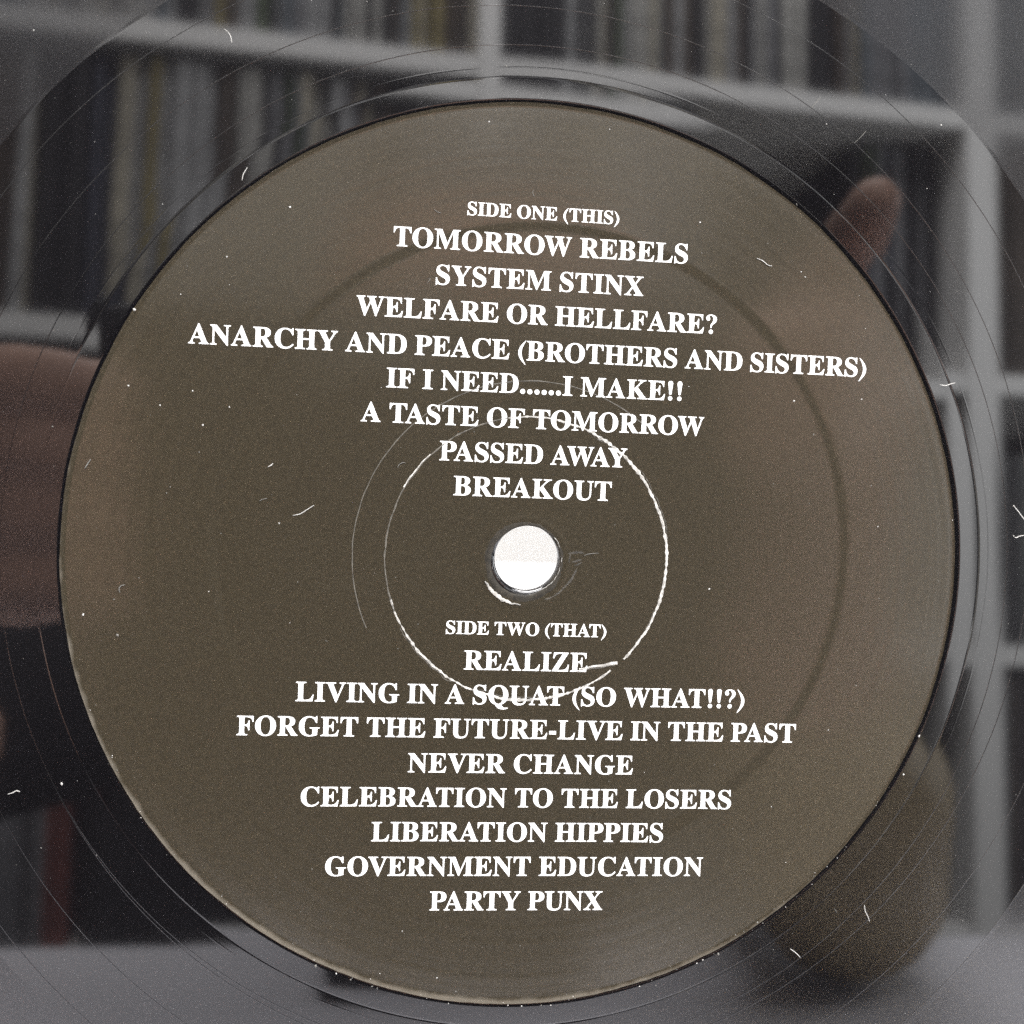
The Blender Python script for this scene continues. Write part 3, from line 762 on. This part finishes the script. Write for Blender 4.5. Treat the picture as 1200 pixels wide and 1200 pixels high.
for (pl, th, dim, lb) in LINT:
    q = [px2mm(*p) for p in pl]
    o0 = W(q[0][0], -q[0][1], -top_h(*q[0]))
    pts3 = []
    for i in range(len(q) - 1):                   # smooth the polyline a little
        for s in range(4):
            t = s / 4
            p0, p1, p2, p3 = q[max(i - 1, 0)], q[i], q[i + 1], q[min(i + 2, len(q) - 1)]
            cr = lambda c: 0.5 * (2 * p1[c] + (p2[c] - p0[c]) * t + (2 * p0[c] - 5 * p1[c] + 4 * p2[c] - p3[c]) * t * t + (3 * p1[c] - p0[c] - 3 * p2[c] + p3[c]) * t ** 3)
            pts3.append((cr(0), cr(1)))
    pts3.append(q[-1])
    th *= 0.001 * 0.85
    p3 = [W(x, -y, -(top_h(x, y) + th * 1000 * .9)) - o0 for (x, y) in pts3]
    n = len(p3)
    o = link('lint_fibre', tube_mesh('lint_fibre', p3, [th * (.55 + .45 * math.sin(math.pi * (i + .5) / n)) for i in range(n)]), M_DUST2 if dim else M_DUST)
    o.location = o0
    tag(o, lb, 'lint', 'lint fibres on the record')

# ------------------------------------------------------------------ record shelf across the room (mirrored in the vinyl)
E1 = wdir((0.99686, 0.00293, -0.07918))
E1 = Vector((E1.x, E1.y, 0)).normalized()
SO = W(757.46, -498.04, -1378.09)
SM = Matrix((E1, Vector((0, 0, 1)).cross(E1), Vector((0, 0, 1)))).transposed().to_4x4()
SM.translation = Vector((SO.x, SO.y, 0))
ZA = SO.z                                          # height of the board that runs across the top of the picture
shelf = tag(empty('record_shelf', SM), 'white record shelf across the room, mirrored in the vinyl around the label', 'shelf')
DEP = 0.33
UP = [(-1.971, -1.927), (-1.3265, -1.3005), (-0.670, -0.644), (-0.021, 0.021), (0.640, 0.666), (1.285, 1.329)]
TIERS = [ZA + 0.70, ZA + 0.35, ZA, ZA - 0.35, ZA - 0.70, ZA - 1.05, ZA - 1.40]
for (a, b) in UP:
    o = link('upright', box_mesh('upright', a, b, -DEP, 0.002, 0.0, ZA + 0.72, 0.001), M_SHELF, shelf)
for i in range(len(UP) - 1):
    for z in TIERS:
        link('shelf_board', box_mesh('shelf_board', UP[i][1] + .0004, UP[i + 1][0] - .0004, -DEP, 0.0, z - 0.013, z + 0.013, 0.001), M_SHELF, shelf)
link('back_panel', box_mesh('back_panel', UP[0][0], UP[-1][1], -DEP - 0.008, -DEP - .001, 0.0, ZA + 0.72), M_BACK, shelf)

PAL = {'off white': (0.42, 0.41, 0.38), 'pale grey': (0.38, 0.38, 0.38), 'cream': (0.46, 0.42, 0.33), 'grey': (0.20, 0.20, 0.21), 'black': (0.012, 0.011, 0.014), 'dark brown': (0.07, 0.05, 0.035),
       'mustard yellow': (0.26, 0.21, 0.08), 'dull green': (0.08, 0.11, 0.05), 'dark blue': (0.045, 0.05, 0.075), 'faded red': (0.20, 0.05, 0.035), 'slate blue': (0.13, 0.15, 0.17)}
PM = {k: mat('sleeve_' + k.replace(' ', '_'), v, 0.55, 0.4, vary=0.45, scale=38) for k, v in PAL.items()}
BASIC = [('off white', 20), ('pale grey', 22), ('cream', 12), ('grey', 14), ('black', 13), ('dark brown', 7), ('mustard yellow', 1), ('dull green', 4), ('dark blue', 3), ('faded red', 1), ('slate blue', 6)]  # some black sleeves stand in for dark gaps between records
DARK = [('black', 10), ('dark brown', 5), ('grey', 3), ('dark blue', 3), ('dull green', 2)]
def pick(tab):
    t = random.random() * sum(w for _, w in tab)
    for k, w in tab:
        t -= w
        if t <= 0:
            return k
    return tab[0][0]
def sleeve_mesh(th, size, lean, back, mname):
    """square card sleeve standing on edge, spine to the front, leaning a little sideways"""
    bm = bmesh.new()
    bmesh.ops.create_cube(bm, size=1.0)
    for v in bm.verts:
        v.co = Vector((v.co.x * th, -back - size * (.5 - v.co.y), (v.co.z + .5) * size))
    bmesh.ops.bevel(bm, geom=bm.edges[:], offset=min(.0012, th * .3), segments=1, affect='EDGES')
    for v in bm.verts:
        v.co.x += lean * v.co.z
    me = bpy.data.meshes.new('record_sleeve')
    bm.to_mesh(me)
    bm.free()
    me.materials.append(PM[mname])
    return me
def fill(u0, u1, zb, where, tab, size=0.312, gap=0.0012, forced=None, back0=0.012, lean0=0.0):
    u = u0
    while u < u1 - 0.003:
        th = random.uniform(0.0045, 0.0135)
        kind = pick(tab)
        if forced:
            for (fa, fb, fk) in forced:
                if fa <= u < fb:
                    kind = fk
        if kind != 'gap':
            sz = size * random.uniform(0.985, 1.0)
            me = sleeve_mesh(th, sz, lean0 + random.uniform(-.012, .012), back0 + abs(random.gauss(0, .008)), kind)
            o = link('record_sleeve', me, PM[kind])
            o.matrix_world = SM @ Matrix.Translation((u + th / 2, 0, zb + 0.0135))
            tag(o, kind + ' record sleeve filed on ' + where, 'record sleeve', 'record sleeves filed in the white shelf')
        u += th + gap
T0, T1, T2, T3, T4 = ZA, ZA - .35, ZA - .70, ZA - 1.05, ZA - 1.40
fill(-1.290, -0.676, T0, 'the top mirrored tier, left of the thin upright', BASIC, forced=[(-0.735, -0.715, 'mustard yellow'), (-0.715, -0.69, 'dark brown'), (-1.29, -1.2, 'slate blue')])
fill(-0.642, -0.030, T0, 'the top mirrored tier, between the two uprights', BASIC, forced=[(-0.642, -0.565, 'black'), (-0.565, -0.545, 'pale grey'), (-0.275, -0.245, 'off white'), (-0.243, -0.195, 'black'), (-0.15, -0.10, 'grey'), (-0.10, -0.03, 'slate blue')])  # the forced black runs stand in for dark shaded gaps
fill(-1.285, -0.840, T1, 'the second mirrored tier, left of the label', BASIC, lean0=0.012, forced=[(-1.29, -1.20, 'dark brown'), (-1.165, -1.135, 'black'), (-1.118, -1.095, 'dark blue'), (-1.095, -1.075, 'cream'), (-1.062, -1.05, 'mustard yellow'), (-1.045, -0.985, 'pale grey'), (-0.985, -0.965, 'dark brown'), (-0.965, -0.93, 'off white')])
fill(-0.150, -0.030, T1, 'the second mirrored tier, right of the label', DARK, forced=[(-0.10, -0.085, 'grey'), (-0.06, -0.05, 'grey')], back0=0.05)
fill(0.028, 0.120, T0, 'the top mirrored tier, right of the thick upright', BASIC, forced=[(0.028, 0.07, 'slate blue')])
fill(0.028, 0.120, T1, 'the second mirrored tier, right of the thick upright', DARK, forced=[(0.05, 0.09, 'dark brown')])
fill(0.060, 0.120, T2, 'the third mirrored tier, right of the thick upright', DARK, size=.25)
fill(0.028, 0.120, T3, 'the fourth mirrored tier, right of the thick upright', DARK)
fill(-0.140, -0.030, T3, 'the fourth mirrored tier, beside the thick upright', DARK, back0=0.04)
fill(-1.260, -1.080, T2, 'the third mirrored tier, far left', DARK, back0=0.05)
fill(-1.285, -1.100, T3, 'the lowest mirrored tier, far left', DARK, size=0.19, forced=[(-1.29, -1.135, 'grey'), (-1.135, -1.105, 'faded red')])
fill(-1.085, -0.80, T3, 'the lowest mirrored tier, left of the label', [('black', 1)], size=0.19, back0=.03)
# what fills the middle of the shelf, seen only as a blur in the sheen of the label
bm = bmesh.new()
for (z, ua, ub) in ((T1, -0.62, -0.38), (T1, -0.83, -0.68), (T2, -1.05, -0.69), (T2, -0.63, -0.06), (T3, -0.63, -0.17)):
    u = ua
    while u < ub - .01:
        th = random.uniform(.006, .016)
        rt = bmesh.ops.create_cube(bm, size=1.0)
        k = random.randrange(5)
        for v in rt['verts']:
            v.co = Vector((u + th * (v.co.x + .5), -0.02 - .31 * (.5 - v.co.y), z + .0135 + .311 * (v.co.z + .5)))
        for f in {f for v in rt['verts'] for f in v.link_faces}:
            f.material_index = k
        u += th + .0012
me = bpy.data.meshes.new('record_sleeves')
bm.to_mesh(me)
bm.free()
o = link('record_sleeves', me, [PM['pale grey'], PM['grey'], PM['black'], PM['cream'], PM['dark brown']])
o.matrix_world = SM
tag(o, 'rows of record sleeves blurred in the sheen of the label', 'record sleeves', kind='stuff')

# ------------------------------------------------------------------ hand-held camera (its lens looks at the record)
km = Matrix((wdir(CAM_R[0]), -wdir(CAM_R[1]), -wdir(CAM_R[2]))).transposed().to_4x4()
km.translation = W(*CAM_C)
pc = tag(empty('compact_camera', km), 'black hand held camera taking the picture, mirrored faintly behind the label', 'camera')
mm = .001
link('body', box_mesh('body', -62 * mm, 92 * mm, -40 * mm, 38 * mm, 19 * mm, 52 * mm, .006), M_CBODY, pc)
me, _ = lathe_mesh('lens_barrel', [(20, 3), (24, 3.2), (25, 5), (27, 9), (31, 11), (32, 22)], 48)
link('lens_barrel', me, M_CBODY, pc)
me, _ = lathe_mesh('lens_glass', [(0.5, 6.5), (8, 6.2), (15, 5.0), (20.5, 3.6)], 48)
link('lens_glass', me, M_GLASS, pc)
link('grip', box_mesh('grip', 66 * mm, 91 * mm, -37 * mm, 36 * mm, 10 * mm, 24 * mm, .005), M_CBODY, pc)
me, _ = lathe_mesh('shutter_button', [(0.2, 4), (6, 4), (6.5, 3), (6.5, 0)], 24)
o = link('shutter_button', me, M_CBODY, pc)
o.matrix_local = Matrix.Translation((72 * mm, 40 * mm, 26 * mm)) @ Matrix.Rotation(math.radians(-90), 4, 'X')

# ------------------------------------------------------------------ the person holding it: one continuous body grown from tapered limbs
caps = []       # (p0, r0, p1, r1)
def limb(a, ra, b, rb):
    caps.append((Vector(a), ra, Vector(b), rb))
def chain(pts, rads):
    for i in range(len(pts) - 1):
        limb(pts[i], rads[i], pts[i + 1], rads[i + 1])
head = V(560, 395, 455)
neck = V(560, 640, 520)
shR, shL = V(865, 770, 575), V(225, 790, 560)
chest = (shR + shL) / 2 + Vector((0, -0.045, -0.07))
belly = chest + Vector((0, -0.10, -0.21))
pel = Vector((belly.x, belly.y - 0.06, 0.47))
limb(chest, .115, belly, .105)
limb(shR + (chest - shR) * .55, .085, shL + (chest - shL) * .55, .085)
limb(shR, .052, chest, .10)
limb(shL, .056, chest, .10)
limb(belly, .105, pel, .115)
limb(neck + Vector((0, -.03, -.06)), .062, head + Vector((0, -.012, -.05)), .052)
limb(head + Vector((0, -.02, .025)), .078, head + Vector((0, -.005, -.01)), .072)
limb(head + Vector((0, .03, -.055)), .045, head + Vector((0, .048, -.082)), .026)
limb(head + Vector((0, .078, -.012)), .009, head + Vector((0, .092, -.032)), .013)
for s in (-1, 1):
    limb(head + Vector((s * .073, -.005, .005)), .012, head + Vector((s * .074, 0, -.03)), .009)
    limb(head + Vector((s * .018, .068, .015)), .013, head + Vector((s * .05, .058, .012)), .012)
    hip = pel + Vector((s * .085, 0, -.02))
    knee = Vector((pel.x + s * .13, pel.y + .14, 0.075))
    foot = Vector((pel.x + s * .10, pel.y - .30, 0.06))
    chain([hip, knee, foot], [.095, .062, .042])
    limb(foot, .04, foot + Vector((0, -.14, -.015)), .03)
# right arm: elbow on the table edge, forearm up to the camera grip
elR, wrR, paR = V(990, 1028, 322), V(935, 690, 215), V(955, 480, 185)
chain([shR, elR + Vector((0, -.012, .004)), wrR, paR], [.050, .039, .026, .027])
limb(elR, .040, elR + (wrR - elR) * .35, .043)
chain([V(940, 365, 182), V(1002, 282, 168), V(1026, 236, 152)], [.0095, .0088, .0070])
limb(paR, .022, V(940, 365, 182), .0105)
for k in range(3):
    yy = 400 + 62 * k
    chain([V(965 - 6 * k, yy, 178), V(1000 - 8 * k, yy - 4, 152), V(960 - 6 * k, yy, 135), V(880, yy + 4, 131)], [.0105, .0095, .0088, .0075])
    limb(paR, .021, V(965 - 6 * k, yy, 178), .0125)
chain([V(990, 560, 198), V(905, 520, 196), V(830, 470, 195)], [.0125, .0105, .0085])
limb(paR, .022, V(990, 560, 198), .015)
# left arm: elbow out beyond the frame, fingers round the other end of the camera
elL, wrL, paL = V(-520, 960, 330), V(-170, 690, 232), V(-60, 590, 192)
chain([shL, elL, wrL, paL], [.054, .040, .026, .026])
for k in range(4):
    yy = 452 + 78 * k
    chain([V(-60, yy + 20, 182), V(-30, yy - 2, 152), V(55, yy, 136), V(128, yy + 8, 132)], [.0105, .0098, .0090, .0076])
    limb(paL, .022, V(-60, yy + 20, 182), .0125)
chain([V(-30, 640, 200), V(70, 560, 196), V(150, 510, 195)], [.0125, .0105, .0085])
bm = bmesh.new()
def add_cap(bm, a, ra, b, rb, n=14):
    d = b - a
    L = d.length
    z = d.normalized() if L > 1e-6 else Vector((0, 0, 1))
    x = z.orthogonal().normalized()
    y = z.cross(x)
    rings = []
    for k in range(1, 6):
        t = math.pi / 2 * (1 - k / 5)
        rings.append((a - z * ra * math.sin(t), ra * math.cos(t)))
    for k in range(0, 5):
        t = math.pi / 2 * k / 5
        rings.append((b + z * rb * math.sin(t), rb * math.cos(t)))
    vs = []
    for (c, q) in rings:
        vs.append([bm.verts.new(c + (x * math.cos(2 * math.pi * j / n) + y * math.sin(2 * math.pi * j / n)) * q) for j in range(n)])
    p0 = bm.verts.new(a - z * ra)
    p1 = bm.verts.new(b + z * rb)
    for j in range(n):
        j2 = (j + 1) % n
        bm.faces.new((p0, vs[0][j2], vs[0][j]))
        bm.faces.new((p1, vs[-1][j], vs[-1][j2]))
        for i in range(len(vs) - 1):
            bm.faces.new((vs[i][j], vs[i][j2], vs[i + 1][j2], vs[i + 1][j]))
for c in caps:
    add_cap(bm, *c)
me = bpy.data.meshes.new('person_raw')
bm.to_mesh(me)
bm.free()
tmp = bpy.data.objects.new('tmp', me)
COL.objects.link(tmp)
rm = tmp.modifiers.new('remesh', 'REMESH')
rm.mode = 'VOXEL'
rm.voxel_size = 0.0036
sm = tmp.modifiers.new('smooth', 'SMOOTH')
sm.factor = 0.5
sm.iterations = 4
bpy.context.view_layer.update()
pme = bpy.data.meshes.new_from_object(tmp.evaluated_get(bpy.context.evaluated_depsgraph_get()))
bpy.data.objects.remove(tmp)
pme.materials.clear()
pers = link('person', pme, [M_SKIN, M_HAIR, M_SHIRT, M_TROUS, M_ARM])
sleeveR = shR + (elR - shR) * .55
sleeveL = shL + (elL - shL) * .55
def part_of(c):
    dh = (c - head)
    if dh.length < .135 and c.z > head.z - .10:
        return 1 if (dh.z > .055 or (dh.y < -.015 and dh.z > -.06)) else 0
    if c.z < 0.52:
        return 3
    if c.y < min(sleeveR.y, sleeveL.y) - 0.0 and c.z < neck.z + .02:
        return 2
    if c.z > neck.z - .015 and (c - neck).length < .11:
        return 0
    for (s, sl, e) in ((shR, sleeveR, elR), (shL, sleeveL, elL)):
        if (c - s).length < (sl - s).length + .0 and c.y < sl.y + .02:
            return 2
    if (c - elR).length < (wrR - elR).length * .8:
        return 4
    return 0 if c.y > sleeveR.y - .03 else 2
pme.polygons.foreach_set('material_index', [part_of(p.center) for p in pme.polygons])
pme.polygons.foreach_set('use_smooth', [True] * len(pme.polygons))
base = Vector((pel.x, pel.y, 0))
for v in pme.vertices:
    v.co -= base
pers.location = base
tag(pers, 'person in a black T-shirt holding a camera, mirrored in the vinyl', 'person')
for s in (-1, 1):
    me = bpy.data.meshes.new('eye')
    b2 = bmesh.new()
    bmesh.ops.create_uvsphere(b2, u_segments=16, v_segments=10, radius=.011)
    for v in b2.verts:
        v.co.y *= .8
    b2.to_mesh(me)
    b2.free()
    e = link('eye', me, M_EYE, pers)
    e.location = head + Vector((s * .03, .068, -.004)) - base
link('mouth', tube_mesh('mouth', [head + Vector((x, .071 - abs(x) * .35, -.062)) - base for x in (-.024, -.012, 0, .012, .024)], [.003, .005, .0055, .005, .003]), M_SKIN, pers)

# dark pouch lying on the table in front of the photographer
px0, px1 = V(380, 1160, 322), V(690, 1160, 308)
cen = (px0 + px1) / 2
hw = (px1 - px0).length / 2
pou = box_mesh('lens_pouch', -hw, hw, -.02, .02, 0.0005, 0.016, .005)
o = link('lens_pouch', pou, M_CBODY)
o.location = (cen.x, cen.y, TABLE_TOP)
o.rotation_euler = (0, 0, math.atan2(px1.y - px0.y, px1.x - px0.x))
tag(o, 'flat black pouch on the white table, mirrored at the lower rim of the label', 'pouch')
